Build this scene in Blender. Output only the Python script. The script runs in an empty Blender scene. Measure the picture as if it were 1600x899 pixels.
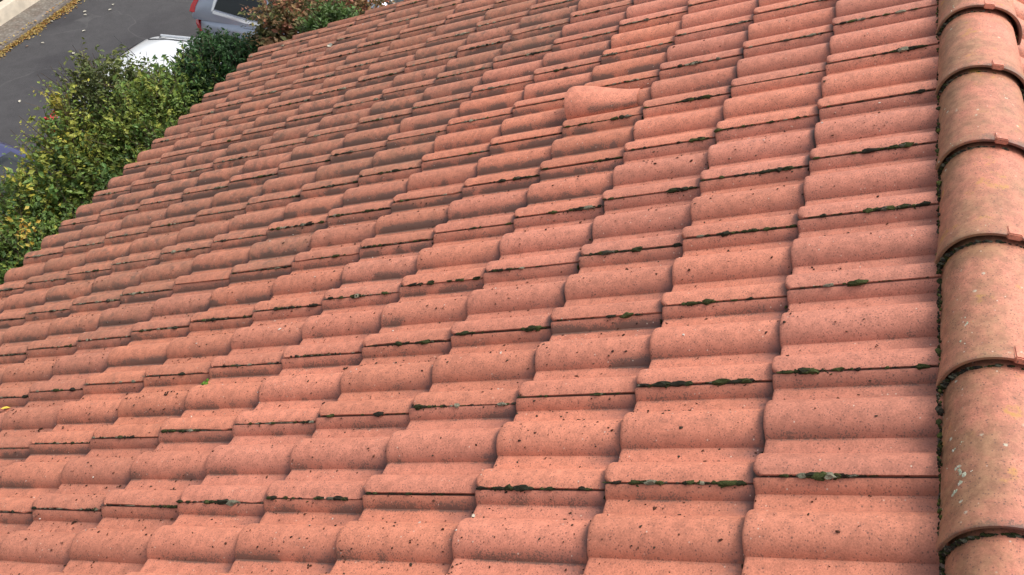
import bpy, bmesh, math, random
import numpy as np
from mathutils import Vector, Matrix, Euler
random.seed(7); rng = np.random.default_rng(7)
S = bpy.context.scene
C = S.collection
R = math.radians

# ------------------------------------------------------------------ camera
ZG = 4.935                                   # height of the roof's reference line over the ground
TH = R(25.0); CT, ST = math.cos(TH), math.sin(TH)
cam = bpy.data.cameras.new('camera'); co = bpy.data.objects.new('camera', cam); C.objects.link(co)
right = Vector((0.30912843, -0.95101338, 0.00362988)); down = Vector((-0.61783655, -0.2037275, -0.75945579))
fwd = Vector((0.72299213, 0.2325267, -0.65054878))
m = Matrix((right, -down, -fwd)).transposed().to_4x4()
m.translation = Vector((-1.33817372, 0.3713955, 1.42305538 + ZG))
co.matrix_world = m
cam.sensor_width = 36.0; cam.lens = 1545.09 / 1600 * 36.0
cam.clip_start = 0.05; cam.clip_end = 2000
S.camera = co

# ------------------------------------------------------------------ sky, sun, exposure
SUN_EL, SUN_AZ = R(56), R(146)               # azimuth measured from +Y towards +X
w = bpy.data.worlds.new('World'); S.world = w; w.use_nodes = True
nt = w.node_tree; nt.nodes.clear()
sky = nt.nodes.new('ShaderNodeTexSky'); sky.sky_type = 'NISHITA'; sky.sun_disc = False
sky.sun_elevation = SUN_EL; sky.sun_rotation = SUN_AZ; sky.dust_density = 5.0; sky.air_density = 1.0; sky.ozone_density = 0.6
bg = nt.nodes.new('ShaderNodeBackground'); bg.inputs[1].default_value = 0.15
wo = nt.nodes.new('ShaderNodeOutputWorld')
hs = nt.nodes.new('ShaderNodeHueSaturation'); hs.inputs['Saturation'].default_value = 0.35
nt.links.new(sky.outputs[0], hs.inputs['Color']); nt.links.new(hs.outputs[0], bg.inputs[0]); nt.links.new(bg.outputs[0], wo.inputs[0])
sl = bpy.data.lights.new('sun', 'SUN'); sl.energy = 1.15; sl.angle = R(20); sl.color = (1.0, 0.95, 0.88)
so = bpy.data.objects.new('sun', sl); C.objects.link(so)
sd = Vector((math.sin(SUN_AZ) * math.cos(SUN_EL), math.cos(SUN_AZ) * math.cos(SUN_EL), math.sin(SUN_EL)))
so.rotation_euler = sd.to_track_quat('Z', 'Y').to_euler(); so.location = (0, 0, 20)
S.view_settings.view_transform = 'Standard'; S.view_settings.look = 'None'
S.view_settings.exposure = 0.66; S.view_settings.gamma = 1.0
S.render.engine = 'CYCLES'

# ------------------------------------------------------------------ helpers
def mesh_obj(name, verts, faces, mat, parent=None, smooth=True, sharp=35):
    me = bpy.data.meshes.new(name); me.from_pydata([tuple(v) for v in verts], [], faces); me.update()
    if mat: me.materials.append(mat)
    if smooth:
        me.polygons.foreach_set('use_smooth', [True] * len(me.polygons)); me.set_sharp_from_angle(angle=R(sharp))
    o = bpy.data.objects.new(name, me); C.objects.link(o)
    if parent: o.parent = parent
    return o
def bm_obj(name, bm, mat, parent=None, smooth=True, sharp=35):
    me = bpy.data.meshes.new(name); bmesh.ops.recalc_face_normals(bm, faces=bm.faces); bm.to_mesh(me); bm.free()
    me.materials.append(mat)
    if smooth:
        me.polygons.foreach_set('use_smooth', [True] * len(me.polygons)); me.set_sharp_from_angle(angle=R(sharp))
    o = bpy.data.objects.new(name, me); C.objects.link(o)
    if parent: o.parent = parent
    return o
def np_mesh(name, V, F, mat, parent=None, smooth=False, attrs=None):
    """V (n,3), F (m,k) arrays; fast path for big meshes"""
    me = bpy.data.meshes.new(name); n, k = F.shape
    me.vertices.add(len(V)); me.vertices.foreach_set('co', np.asarray(V, np.float32).ravel())
    me.loops.add(n * k); me.loops.foreach_set('vertex_index', F.astype(np.int32).ravel())
    me.polygons.add(n); me.polygons.foreach_set('loop_start', np.arange(0, n * k, k, dtype=np.int32))
    me.polygons.foreach_set('use_smooth', np.full(n, smooth))
    me.update(calc_edges=True)
    for an, vals in (attrs or {}).items():
        a = me.attributes.new(an, 'FLOAT_COLOR', 'POINT'); a.data.foreach_set('color', np.asarray(vals, np.float32).ravel())
    me.materials.append(mat)
    o = bpy.data.objects.new(name, me); C.objects.link(o)
    if parent: o.parent = parent
    return o
def tag(o, label=None, cat=None, group=None, kind=None):
    if label: o['label'] = label
    if cat: o['category'] = cat
    if group: o['group'] = group
    if kind: o['kind'] = kind
    return o
def empty(name, loc=(0, 0, 0), rz=0):
    o = bpy.data.objects.new(name, None); C.objects.link(o); o.location = loc; o.rotation_euler = (0, 0, rz); o.empty_display_size = .2
    return o
def box(bm, x0, x1, y0, y1, z0, z1, bev=0):
    r = bmesh.ops.create_cube(bm, size=1); vs = r['verts']
    for v in vs:
        v.co = Vector(((x0 + x1) / 2 + v.co.x * (x1 - x0), (y0 + y1) / 2 + v.co.y * (y1 - y0), (z0 + z1) / 2 + v.co.z * (z1 - z0)))
    if bev:
        es = list({e for v in vs for e in v.link_edges})
        bmesh.ops.bevel(bm, geom=es, offset=bev, segments=2, affect='EDGES')

# ---- node helper
class N:
    def __init__(s, name):
        s.m = bpy.data.materials.new(name); s.m.use_nodes = True; s.t = s.m.node_tree
        s.b = s.t.nodes['Principled BSDF']
    def n(s, t, **k):
        x = s.t.nodes.new('ShaderNode' + t)
        for a, v in k.items(): setattr(x, a, v)
        return x
    def l(s, a, b): s.t.links.new(a, b)
    def val(s, sock, v):
        if isinstance(v, (int, float)): sock.default_value = v
        elif isinstance(v, (tuple, list)): sock.default_value = (*v[:3], 1.0) if len(sock.default_value) == 4 else v
        else: s.l(v, sock)
    def pos(s):
        return s.n('NewGeometry').outputs['Position']
    def noise(s, vec, scale, detail=4, rough=.55, dist=0):
        x = s.n('TexNoise'); s.l(vec, x.inputs['Vector']); x.inputs['Scale'].default_value = scale
        x.inputs['Detail'].default_value = detail; x.inputs['Roughness'].default_value = rough; x.inputs['Distortion'].default_value = dist
        return x.outputs[0]
    def voro(s, vec, scale, feat='F1'):
        x = s.n('TexVoronoi', feature=feat); s.l(vec, x.inputs['Vector']); x.inputs['Scale'].default_value = scale
        return x
    def math(s, op, a, b=0.0, clamp=False):
        x = s.n('Math', operation=op); x.use_clamp = clamp; s.val(x.inputs[0], a); s.val(x.inputs[1], b); return x.outputs[0]
    def rng(s, v, a, b, c=0.0, d=1.0):
        x = s.n('MapRange', interpolation_type='SMOOTHSTEP'); s.val(x.inputs[0], v)
        for i, q in enumerate((a, b, c, d)): s.val(x.inputs[i + 1], q)
        return x.outputs[0]
    def mix(s, f, a, b, mode='MIX'):
        x = s.n('Mix', data_type='RGBA', blend_type=mode); s.val(x.inputs[0], f); s.val(x.inputs[6], a); s.val(x.inputs[7], b); return x.outputs[2]
    def bump(s, h, strength=.3, dist=.002, normal=None):
        x = s.n('Bump'); s.l(h, x.inputs['Height']); x.inputs['Strength'].default_value = strength; x.inputs['Distance'].default_value = dist
        if normal: s.l(normal, x.inputs['Normal'])
        return x.outputs[0]
    def attr(s, name):
        x = s.n('Attribute', attribute_name=name); q = s.n('SeparateColor'); s.l(x.outputs['Color'], q.inputs[0]); return q.outputs, x
    def scalevec(s, vec, sc):
        x = s.n('Mapping'); s.l(vec, x.inputs[0]); x.inputs['Scale'].default_value = sc; return x.outputs[0]

def plain(name, col, rough=.6, metal=0, spec=.5, nscale=0, namt=.2, coat=0, emit=None):
    k = N(name)
    if nscale:
        f = k.noise(k.pos(), nscale, 5, .6)
        f = k.rng(f, .3, .7, 1 - namt, 1 + namt)
        c = k.mix(1.0, col, k.mix(0, f, f), 'MULTIPLY')
        x = k.n('Mix', data_type='RGBA', blend_type='MULTIPLY'); x.inputs[0].default_value = 1; x.inputs[6].default_value = (*col, 1); k.l(f, x.inputs[7]); k.l(x.outputs[2], k.b.inputs['Base Color'])
        k.l(k.bump(k.noise(k.pos(), nscale * 6, 4), .3, .003), k.b.inputs['Normal'])
    else: k.b.inputs['Base Color'].default_value = (*col, 1)
    k.b.inputs['Roughness'].default_value = rough; k.b.inputs['Metallic'].default_value = metal
    k.b.inputs['Specular IOR Level'].default_value = spec; k.b.inputs['Coat Weight'].default_value = coat
    return k.m

# ------------------------------------------------------------------ concrete tile material
def tile_material(name, ridge=False):
    k = N(name); P = k.pos()
    oi = k.n('ObjectInfo'); sc = k.n('SeparateColor'); k.l(oi.outputs['Color'], sc.inputs[0])
    hue, old, grime = sc.outputs[0], sc.outputs[1], sc.outputs[2]
    wear_shade, _ = k.attr('wear_shade')
    nL = k.noise(P, 4, 4, .55); nM = k.noise(P, 38, 6, .68); nF = k.noise(P, 240, 4, .7); nG = k.noise(P, 620, 2, .6)
    col = k.mix(hue, (.60, .212, .120), (.585, .222, .148))
    col = k.mix(k.rng(nL, .35, .65, 0, .35), col, (.50, .165, .10))
    vr = k.math('ADD', k.math('MULTIPLY', oi.outputs['Random'], .22), .88)
    col = k.mix(1.0, col, k.gray(vr), 'MULTIPLY')
    # weathered tiles go brown and mottled
    ob = k.math('MULTIPLY', old, k.rng(k.noise(P, 16, 5, .65), .25, .70, .35, 1.0))
    col = k.mix(k.math('MULTIPLY', ob, .95), col, (.35, .155, .09))
    col = k.mix(1.0, col, k.n('CombineColor').outputs[0] if False else k.gray(k.rng(nM, .25, .75, .76, 1.20)), 'MULTIPLY')
    col = k.mix(1.0, col, k.gray(k.rng(nF, .3, .7, .76, 1.16)), 'MULTIPLY')
    # grime that settles low on the flank facing away from the light, plus dirt and painted contact shade at the fronts
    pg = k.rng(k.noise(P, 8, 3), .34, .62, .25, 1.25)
    g0 = k.math('MULTIPLY', wear_shade[0], k.math('MULTIPLY', k.math('ADD', grime, .22), pg))
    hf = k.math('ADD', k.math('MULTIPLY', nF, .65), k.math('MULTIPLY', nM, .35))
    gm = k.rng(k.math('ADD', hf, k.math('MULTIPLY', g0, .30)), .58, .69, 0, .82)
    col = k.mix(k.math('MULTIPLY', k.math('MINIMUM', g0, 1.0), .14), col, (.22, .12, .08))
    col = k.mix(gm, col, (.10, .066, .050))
    st = k.math('MULTIPLY', wear_shade[1], k.rng(k.math('ADD', nM, k.math('MULTIPLY', k.noise(P, 7, 3), .8)), .68, .98, .05, 1))
    col = k.mix(k.math('MULTIPLY', st, .9), col, (.125, .070, .068))  # pan stains, and the contact shadow painted along each course step
    if not ridge:
        col = k.mix(k.math('MULTIPLY', wear_shade[2], .93), col, (.045, .028, .022))  # shade inside the step and lap gaps, painted as a dark line
        om = k.math('MULTIPLY', old, k.rng(k.math('ADD', k.noise(P, 22, 5, .7), k.math('MULTIPLY', nF, .45)), .72, .92, 0, .70))
        col = k.mix(om, col, (.13, .08, .058))
    else:
        # algae film and lichen on the ridge tiles
        al = k.rng(k.math('ADD', k.noise(P, 5.5, 6, .72), k.math('MULTIPLY', wear_shade[2], .38)), .46, .80, 0, .85)
        col = k.mix(al, col, k.mix(k.rng(nM, .35, .65), (.22, .115, .058), (.34, .195, .10)))
        ly = k.rng(k.noise(P, 15, 3, .5), .62, .70, 0, .85)
        ly = k.math('MULTIPLY', ly, k.rng(nM, .42, .6))
        col = k.mix(ly, col, (.44, .24, .05))
        v = k.voro(P, 34); 
        vm = k.math('MULTIPLY', k.rng(k.math('ADD', v.outputs['Distance'], k.math('MULTIPLY', nF, .25)), .22, .30, 1, 0), k.math('MULTIPLY', k.rng(k.noise(P, 11, 2), .47, .56), k.grt(v, .6)))
        col = k.mix(vm, col, (.50, .49, .38))
    # dark pits and flecks, two sizes, plus some pale grains
    for scl, thr, amt, rnd, c in ((80, .17, .75, .72, (.13, .06, .045)), (150, .24, .75, .45, (.15, .07, .055)), (60, .10, .8, .80, (.62, .52, .42))):
        v = k.voro(k.scalevec(P, (1, 1.25, 1)), scl)
        msk = k.math('MULTIPLY', k.rng(k.math('ADD', v.outputs['Distance'], k.math('MULTIPLY', nF, .12)), thr + .03, thr + .11, amt, 0), k.grt(v, k.math('ADD', rnd - .32, k.math('MULTIPLY', k.noise(P, 6, 4, .7), .70))))
        col = k.mix(msk, col, c)
    k.l(col, k.b.inputs['Base Color'])
    k.b.inputs['Roughness'].default_value = .60; k.b.inputs['Specular IOR Level'].default_value = .5
    h = k.math('ADD', k.math('MULTIPLY', nF, .6), k.math('ADD', k.math('MULTIPLY', nG, .35), k.math('MULTIPLY', nM, 1.2)))
    k.l(k.bump(h, .55, .0016), k.b.inputs['Normal'])
    return k.m
def _gray(s, v):
    x = s.n('CombineColor'); [s.l(v, x.inputs[i]) for i in range(3)]; return x.outputs[0]
def _grt(s, v, t):
    q = s.n('SeparateColor'); s.l(v.outputs['Color'], q.inputs[0]); return s.math('GREATER_THAN', q.outputs[0], t)
N.gray = _gray; N.grt = _grt
M_tile = tile_material('roof_tile_concrete'); M_ridge = tile_material('ridge_tile_concrete', True)

# ------------------------------------------------------------------ roof geometry
TW, TG, TT = 0.30, 0.327, 0.022              # cover width, gauge, step per course
def hprof(x):
    """height of the double roll profile, x = 0 at the side lap"""
    def arc(d, c, H):
        Rr = (c * c + H * H) / (2 * H); d = abs(d)
        return math.sqrt(max(Rr * Rr - d * d, 0)) - (Rr - H) if d < Rr * .98 else -.1
    a = max(arc(x - .027, .0518, .0345), arc(x - .179, .0558, .0358), arc(x - .327, .0518, .0345), arc(x + .121, .0558, .0358))
    kk = .0008; b = .0
    hh = max(kk - abs(a - b), 0) / kk
    return max(a, b) + hh * hh * kk * .25 - .0268
def fronty(x):
    return -.014 * max(0, 1 - x / .016) ** 2
def surf(u, y):
    j = math.ceil(y / TG - 1e-6); yl = y - j * TG; kx = math.floor(u / TW); x = u - kx * TW
    z = hprof(x) + yl * TT / TG
    if yl > -.006: z -= .006 - math.sqrt(max(.006 ** 2 - (.006 + yl) ** 2, 0))
    return z
def r2w(u, y, z):                            # roof frame -> world
    return Vector((u, CT * y + ST * z, -ST * y + CT * z + ZG))
XS = [0, .004, .012, .022, .032, .042, .052, .062, .070, .0772, .0788, .083, .094, .106, .116, .1222, .1234, .1265, .133, .141, .150, .161, .173, .185, .197, .208, .218, .226, .2340, .2352, .240, .252, .264, .2742, .2754, .2785, .2845, .291, .2955, .2972]
YS = [(-.42, 0), (-.330, 0), (-.325, 0), (-.321, 0), (-.308, 0), (-.28, 0), (-.2, 0), (-.12, 0), (-.05, 0), (-.022, 0), (-.012, 0)]
NQ = len(YS) - 1
def tile_mesh(seed, ragged, top=False):
    r = random.Random(seed); V = []; F = []; W = []
    tw = r.uniform(-.0015, .0015); nz = [r.uniform(-1, 1) for _ in range(60)]
    def jit(i, a): return nz[i % 60] * a
    rows = []
    XX = [(x, hprof(x) + (.0028 if x < .05 else .0028 * max(0, (.077 - x) / .027)), x) for x in XS]
    # far end tucked under the neighbour's lap
    XX += [(.2978, hprof(.2978) - .0075, .3), (.318, hprof(.318) - .0085, .318)]
    # lap edge: vertical face and a short underside
    XX = [(.016, hprof(.016) - .0045, 0), (.0006, hprof(0) - .0045, 0)] + XX
    fr = [(-.009, 0), (-.0048, .0006), (-.0020, .0022), (-.0005, .0048), (0, .0085), (-.0008, .0165), (-.005, .0185), (-.05, .0195)]
    ys = [(a, 0) for a, _ in YS[:-1]] + fr
    for q, (yy, dz) in enumerate(ys):
        row = []
        for p, (x, z, xn) in enumerate(XX):
            fy = fronty(xn) if q >= NQ else 0
            fy += jit(p // 3 + 7, .0024 if ragged else .0011) if q >= NQ else 0
            ex = 0
            if p in (1, 2, 3): ex = (nz[(q * 5 + p // 3) % 60] * (.0035 if ragged else .0005))
            zz = z + yy * TT / TG - dz + tw * math.sin(x * 9)
            # crest corners are rounded more than the pans
            crest = max(0, z + .0253) / .033
            if q == NQ: zz -= .0004 * crest
            if q > NQ and q < NQ + 5: zz -= .0009 * crest
            V.append((x + ex, yy + fy, zz)); row.append(len(V) - 1)
            # wear: r = lower flank towards -x side of each roll, g = pan dirt plus painted contact shade at the next front, b = painted gap shade
            xx = xn % .30
            def bump_(c, w_): return max(0, 1 - abs(xx - c) / w_)
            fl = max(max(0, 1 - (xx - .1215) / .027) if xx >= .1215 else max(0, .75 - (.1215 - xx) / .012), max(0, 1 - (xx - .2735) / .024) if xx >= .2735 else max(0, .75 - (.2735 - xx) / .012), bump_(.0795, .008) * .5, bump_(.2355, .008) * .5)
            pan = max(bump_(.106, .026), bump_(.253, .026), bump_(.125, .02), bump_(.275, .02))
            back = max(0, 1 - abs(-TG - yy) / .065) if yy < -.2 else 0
            shade_strip = .8 if -.331 < yy < -.320 else 0  # contact shadow and dirt painted just below the front of the tile above
            gap_shade = 1.0 if -.331 < yy < -.3245 else (.35 if -.3245 < yy < -.320 else 0)  # thin dark line painted for the shade under that front
            if top: shade_strip = gap_shade = 0; back *= .35
            if p in (0, 1) or xn >= .2972: gap_shade = 1.0  # inside of the side lap painted dark to read as a shaded gap
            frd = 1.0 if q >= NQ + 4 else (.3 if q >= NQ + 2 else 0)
            W.append((min(1, fl + .0 * frd), min(1, max(pan * back * 1.6, shade_strip) + frd * .8), gap_shade, 1))
        rows.append(row)
    for q in range(len(rows) - 1):
        for p in range(len(XX) - 1):
            F.append((rows[q][p], rows[q + 1][p], rows[q + 1][p + 1], rows[q][p + 1]))
    me = bpy.data.meshes.new('roof_tile'); me.from_pydata(V, [], F); me.update()
    a = me.attributes.new('wear_shade', 'FLOAT_COLOR', 'POINT'); a.data.foreach_set('color', [c for v in W for c in v])
    me.materials.append(M_tile)
    me.polygons.foreach_set('use_smooth', [True] * len(F)); me.set_sharp_from_angle(angle=R(31))
    return me
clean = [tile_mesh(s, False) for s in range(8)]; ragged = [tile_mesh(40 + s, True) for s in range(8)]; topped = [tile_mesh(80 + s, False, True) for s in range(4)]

# ------------------------------------------------------------------ house
NC, K0, K1 = 14, -1, 14                      # courses, tile columns (the last one closes the verge)
UV1 = 4.36                                   # verge
house = empty('house', (0, 0, 0))
tag(house, 'house seen from above its ridge, with an orange-red concrete tiled roof filling the picture', 'house')
AX = -.135                                   # ridge axis in world Y
M_deck = plain('roofing_felt', (.03, .027, .025), .9)
M_render = plain('house_render', (.62, .56, .46), .85, nscale=6, namt=.12)
M_wood = plain('fascia_wood', (.16, .09, .05), .6, nscale=20, namt=.25)
# roof deck (both slopes) as one mesh
V = []; x0, x1 = -2.0, 4.33
yE = NC * TG - .05
eL = r2w(0, yE, -.095); rid = Vector((0, AX, ZG + AX * -math.tan(TH) - .10)); mir = lambda p: Vector((p.x, 2 * AX - p.y, p.z))
sec = [eL, rid, mir(eL), mir(eL) + Vector((0, 0, -.12)), rid + Vector((0, 0, -.14)), eL + Vector((0, 0, -.12))]
V = [Vector((x0, p.y, p.z)) for p in sec] + [Vector((x1, p.y, p.z)) for p in sec]
F = [(i, (i + 1) % 6, 6 + (i + 1) % 6, 6 + i) for i in range(6)] + [(0, 1, 4, 5), (1, 2, 3, 4), (6, 7, 10, 11), (7, 8, 9, 10)]
roof = mesh_obj('roof', V, F, M_deck, house, smooth=False)

def put_tile(k, j, other=False):
    s = random.Random(k * 97 + j * 13 + (5000 if other else 0))
    old = max(0, min(1, (j - 5.5) / 5)) * max(0, min(1, (k - 1.0) / 5)) * .95
    old += max(0, min(1, (k - 7) / 4)) * max(0, min(1, (j - 3.5) / 3)) * .6
    old = min(1, old * s.uniform(.6, 1.2)) + s.uniform(0, .10) + .28 * max(0, min(1, (j - 6) / 5))
    hue = min(1, max(0, .75 - .045 * j + s.uniform(-.35, .35)))
    gr = s.uniform(.02, .42) + .40 * max(0, 1 - abs(j - 7) / 6) * s.random() ** 2 + old * .15
    if j <= 4 and k > 1: gr *= .6
    if j >= 5 and k >= 3 and s.random() < .45: gr += s.uniform(.15, .5); old += s.uniform(0, .3)
    if j >= 6 and k >= 4 and s.random() < .22: gr += .5; old = 1
    if s.random() < .16: gr += .3
    # marked runs in the photograph: sooty tiles near the hood and along two columns
    if 4 <= j <= 6 and 4 <= k <= 7: gr += .38
    if j <= 2: gr *= .55
    if (k, j) in ((6, 5), (6, 4), (5, 5), (7, 6), (6, 6), (8, 4), (7, 4), (5, 4)) and not other:
        hue, old = .1, .05; gr *= .8
    lib = ragged if (s.random() < .25 + .75 * min(1, max(0, (j - 4) / 4)) and j > 3) else clean
    if j == 1: lib = topped
    o = bpy.data.objects.new('roof_tile', s.choice(lib)); C.objects.link(o); o.parent = roof
    o.color = (hue, min(1, old), min(1, gr), 1)
    dy = s.uniform(-.0035, .0035) * (2.2 if s.random() < .12 else 1); rz = s.uniform(-.006, .006); tz = s.uniform(-.0012, .0012)
    p = r2w(k * TW + s.uniform(-.001, .001), j * TG + dy, tz)
    if not other:
        o.matrix_basis = Matrix.Translation(p) @ Matrix.Rotation(-TH, 4, 'X') @ Matrix.Rotation(rz, 4, 'Z')
    else:
        q = Vector((k * TW, 2 * AX - p.y, p.z))
        o.matrix_basis = Matrix.Translation(q) @ Matrix.Rotation(math.pi, 4, 'Z') @ Matrix.Rotation(-TH, 4, 'X') @ Matrix.Rotation(rz, 4, 'Z')
    return o
HOOD = (6, 4)
tiles = {}
for k in range(K0, K1 + 0):
    for j in range(1, NC + 1):
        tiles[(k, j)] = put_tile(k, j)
tag(tiles[(-1, 14)])
# half verge column: the last roll at the gable
vm = {}
def clip_mesh(src, xmax):
    bm = bmesh.new(); bm.from_mesh(src)
    bmesh.ops.bisect_plane(bm, geom=bm.verts[:] + bm.edges[:] + bm.faces[:], plane_co=(xmax, 0, 0), plane_no=(1, 0, 0), clear_outer=True)
    me = bpy.data.meshes.new('verge_tile'); bm.to_mesh(me); bm.free(); me.materials.append(M_tile); return me
vlib = [clip_mesh(mm, .158) for mm in ragged[:4]]
for j in range(1, NC + 1):
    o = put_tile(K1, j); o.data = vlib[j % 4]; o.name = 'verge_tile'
# upper courses of the far slope that show past the ridge
for k in range(5, 13):
    for j in (1, 2, 3):
        put_tile(k, j, True)
# the rest of the far slope and the roof behind the camera, out of the picture: joined
def joined(name, items, mat):
    Vs = []; Fs = []; Ws = []; off = 0
    for o_me, mt in items:
        n = len(o_me.vertices); a = np.empty(n * 3, np.float32); o_me.vertices.foreach_get('co', a); a = a.reshape(-1, 3)
        mm = np.array(mt); a = a @ mm[:3, :3].T + mm[:3, 3]
        f = np.empty(len(o_me.loops), np.int32); o_me.loops.foreach_get('vertex_index', f)
        w_ = np.empty(n * 4, np.float32); o_me.attributes['wear_shade'].data.foreach_get('color', w_)
        Vs.append(a); Fs.append(f.reshape(-1, 4) + off); Ws.append(w_); off += n
    return np_mesh(name, np.vstack(Vs), np.vstack(Fs), mat, roof, True, {'wear_shade': np.concatenate(Ws)})
items = []
for k in range(-6, 16):
    for j in range(1, NC + 1):
        p = r2w(0, j * TG, 0)
        if not (5 <= k < 13 and j <= 3):
            items.append((clean[(k + j) % 8], Matrix.Translation((k * TW, 2 * AX - p.y, p.z)) @ Matrix.Rotation(math.pi, 4, 'Z') @ Matrix.Rotation(-TH, 4, 'X')))
        if -6 <= k < K0:
            items.append((clean[(k + j) % 8], Matrix.Translation((k * TW, p.y, p.z)) @ Matrix.Rotation(-TH, 4, 'X')))
rest = joined('roof_tiles', items, M_tile); rest.color = (.5, .3, .3, 1); rest['kind'] = 'stuff'

# hooded ventilator tile: a cone that swells out of the big roll
def hood():
    V = []; F = []; W = []; ns, nu = 24, 22
    c0 = .178
    for a in range(ns + 1):
        t = a / ns; yl = .006 - t * .275
        sm = t * t * (3 - 2 * t)
        hw = .098 * (1 - sm) + .057 * sm; H = .090 * (1 - sm) + .0345 * sm; cx = c0 + .0 * (1 - sm)
        base = -.0265 + yl * TT / TG
        for b in range(nu + 1):
            an = math.pi * b / nu
            cs, sn = math.cos(an), math.sin(an)
            x = cx - hw * (abs(cs) ** .9) * (1 if cs > 0 else -1)
            drop = .003 * max(0, 1 - t * 22) ** 2
            V.append((x, yl, base + H * (sn ** .82) - drop + .001)); W.append((max(0, 1 - abs(an - .35) / .5) * (.3 + .7 * min(1, t * 2.5)) * (1 if t > .3 else .5), 0, 0, 1))
    for a in range(ns):
        for b in range(nu):
            i = a * (nu + 1) + b; F.append((i, i + 1, i + nu + 2, i + nu + 1))
    # rim thickness and dark inside
    o0 = len(V)
    for ins, yy in ((.010, .004), (.013, -.03)):
        for b in range(nu + 1):
            an = math.pi * b / nu; cs, sn = math.cos(an), math.sin(an)
            x = c0 - (.098 - ins) * (abs(cs) ** .9) * (1 if cs > 0 else -1)
            V.append((x, yy, -.0265 + (.090 - ins) * (sn ** .82))); W.append((0, .6, 0, 1))
    for b in range(nu):
        F.append((b, o0 + b, o0 + b + 1, b + 1)); F.append((o0 + b, o0 + nu + 1 + b, o0 + nu + 2 + b, o0 + b + 1))
    o = mesh_obj('ventilator_tile', V, F, M_tile, roof)
    a = o.data.attributes.new('wear_shade', 'FLOAT_COLOR', 'POINT'); a.data.foreach_set('color', [c for v in W for c in v])
    o.color = (.45, .0, .35, 1)
    o.matrix_basis = Matrix.Translation(r2w(HOOD[0] * TW, HOOD[1] * TG, .001)) @ Matrix.Rotation(-TH, 4, 'X')
    o['label'] = 'ventilation tile with a flared cone hood swelling out of the roll'
hood()

# ---- ridge tiles
def ridge_mesh(seed):
    r = random.Random(seed); V = []; F = []; W = []
    st = [0, .004, .012, .026, .045, .075, .12, .2, .3, .4, .45]; nu = 40
    def ring(x, dr, zoff, we):
        row = []
        fl = .007 * max(0, 1 - x / .09) ** 2
        hw = .119 - .012 * (x / .45) + fl + dr; H = .108 - .004 * (x / .45) + fl * .9 + dr
        for b in range(nu + 1):
            an = math.pi * b / nu; cs, sn = math.cos(an), math.sin(an)
            y = hw * (abs(cs) ** .88) * (1 if cs > 0 else -1)
            z = H * (max(sn, 0) ** .92) + zoff - .012 * (x / .403) + .006 * math.sin(seed + x * 9) * sn * .15
            V.append((x, y, z)); row.append(len(V) - 1)
            side = max(0, cs)               # left, shaded side collects algae
            lip = max(0, 1 - x / .055)
            W.append((min(1, we + lip * (.95 if cs < .55 else .5)), .75 if we else 0, .2 + .8 * side * (1 - .5 * side), 1))
        return row
    rows = [ring(0.012, -.011, 0, 1), ring(0.001, -.009, 0, 1), ring(0, -.004, 0, .6)]
    for i, x in enumerate(st):
        dr = -.0025 if i == 0 else (-.0006 if i == 1 else 0)
        rows.append(ring(x if i else .0, dr, 0, .35 if i == 0 else 0))
    for a in range(len(rows) - 1):
        for b in range(nu): F.append((rows[a][b], rows[a + 1][b], rows[a + 1][b + 1], rows[a][b + 1]))
    # side edge thickness
    for b in (0, nu):
        s_ = 1 if b == 0 else -1; prev = None
        for rr in rows[3:]:
            v = V[rr[b]]; V.append((v[0], v[1] - s_ * .012, v[2] - .001)); W.append((1, .8, 0, 1)); cur = len(V) - 1
            if prev is not None: F.append((prev[0], prev[1], cur, rr[b]))
            prev = (rr[b], cur)
    me = bpy.data.meshes.new('ridge_tile'); me.from_pydata(V, [], F); me.update()
    a = me.attributes.new('wear_shade', 'FLOAT_COLOR', 'POINT'); a.data.foreach_set('color', [c for v in W for c in v])
    me.materials.append(M_ridge); me.polygons.foreach_set('use_smooth', [True] * len(F)); me.set_sharp_from_angle(angle=R(50))
    return me
rl = [ridge_mesh(s) for s in range(4)]
bm = bmesh.new(); box(bm, -.002, .040, -.0155, .0155, -.012, .0035, .0025); lug_me = bpy.data.meshes.new('lug'); bm.to_mesh(lug_me); bm.free(); lug_me.materials.append(M_ridge)
ridge_x = []
for n in range(-5, 11):
    s = random.Random(n + 50)
    x = -.189 + .4038 * n
    if x + .45 > UV1 + .1 or x < -1.8: continue
    o = bpy.data.objects.new('ridge_tile', rl[n % 4]); C.objects.link(o); o.parent = house
    o.location = (x, AX + s.uniform(-.002, .002), ZG + .004); o.rotation_euler = (0, 0, s.uniform(-.006, .006))
    o.color = (.85, 0, .65 + s.uniform(-.2, .25), 1); ridge_x.append(x)
    lg = bpy.data.objects.new('lug', lug_me); C.objects.link(lg); lg.parent = o; lg.location = (0, -.002 if n % 2 else -.012, .1145); lg.color = (.85, 0, .5, 1)
    lg.rotation_euler = (0, .16, 0)
# mortar bedding beneath the ridge tiles, both sides
M_mortar = plain('ridge_mortar', (.12, .095, .075), .95, nscale=60, namt=.45)
V = []; F = []
xs = np.arange(-1.75, 4.3, .02)
for s_ in (1, -1):
    b0 = len(V)
    for x in xs:
        e = random.uniform(-.003, .003)
        yy = AX + s_ * (.103 + e)
        V += [(x, AX + s_ * .08, ZG + .03), (x, yy + s_ * .002, ZG - .01 + random.uniform(-.004, .004)), (x, yy + s_ * .004, ZG - .075)]
    for i in range(len(xs) - 1):
        for q in (0, 1): F.append((b0 + i * 3 + q, b0 + i * 3 + q + 1, b0 + i * 3 + q + 4, b0 + i * 3 + q + 3))
mesh_obj('mortar_bed', V, F, M_mortar, house)
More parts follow.
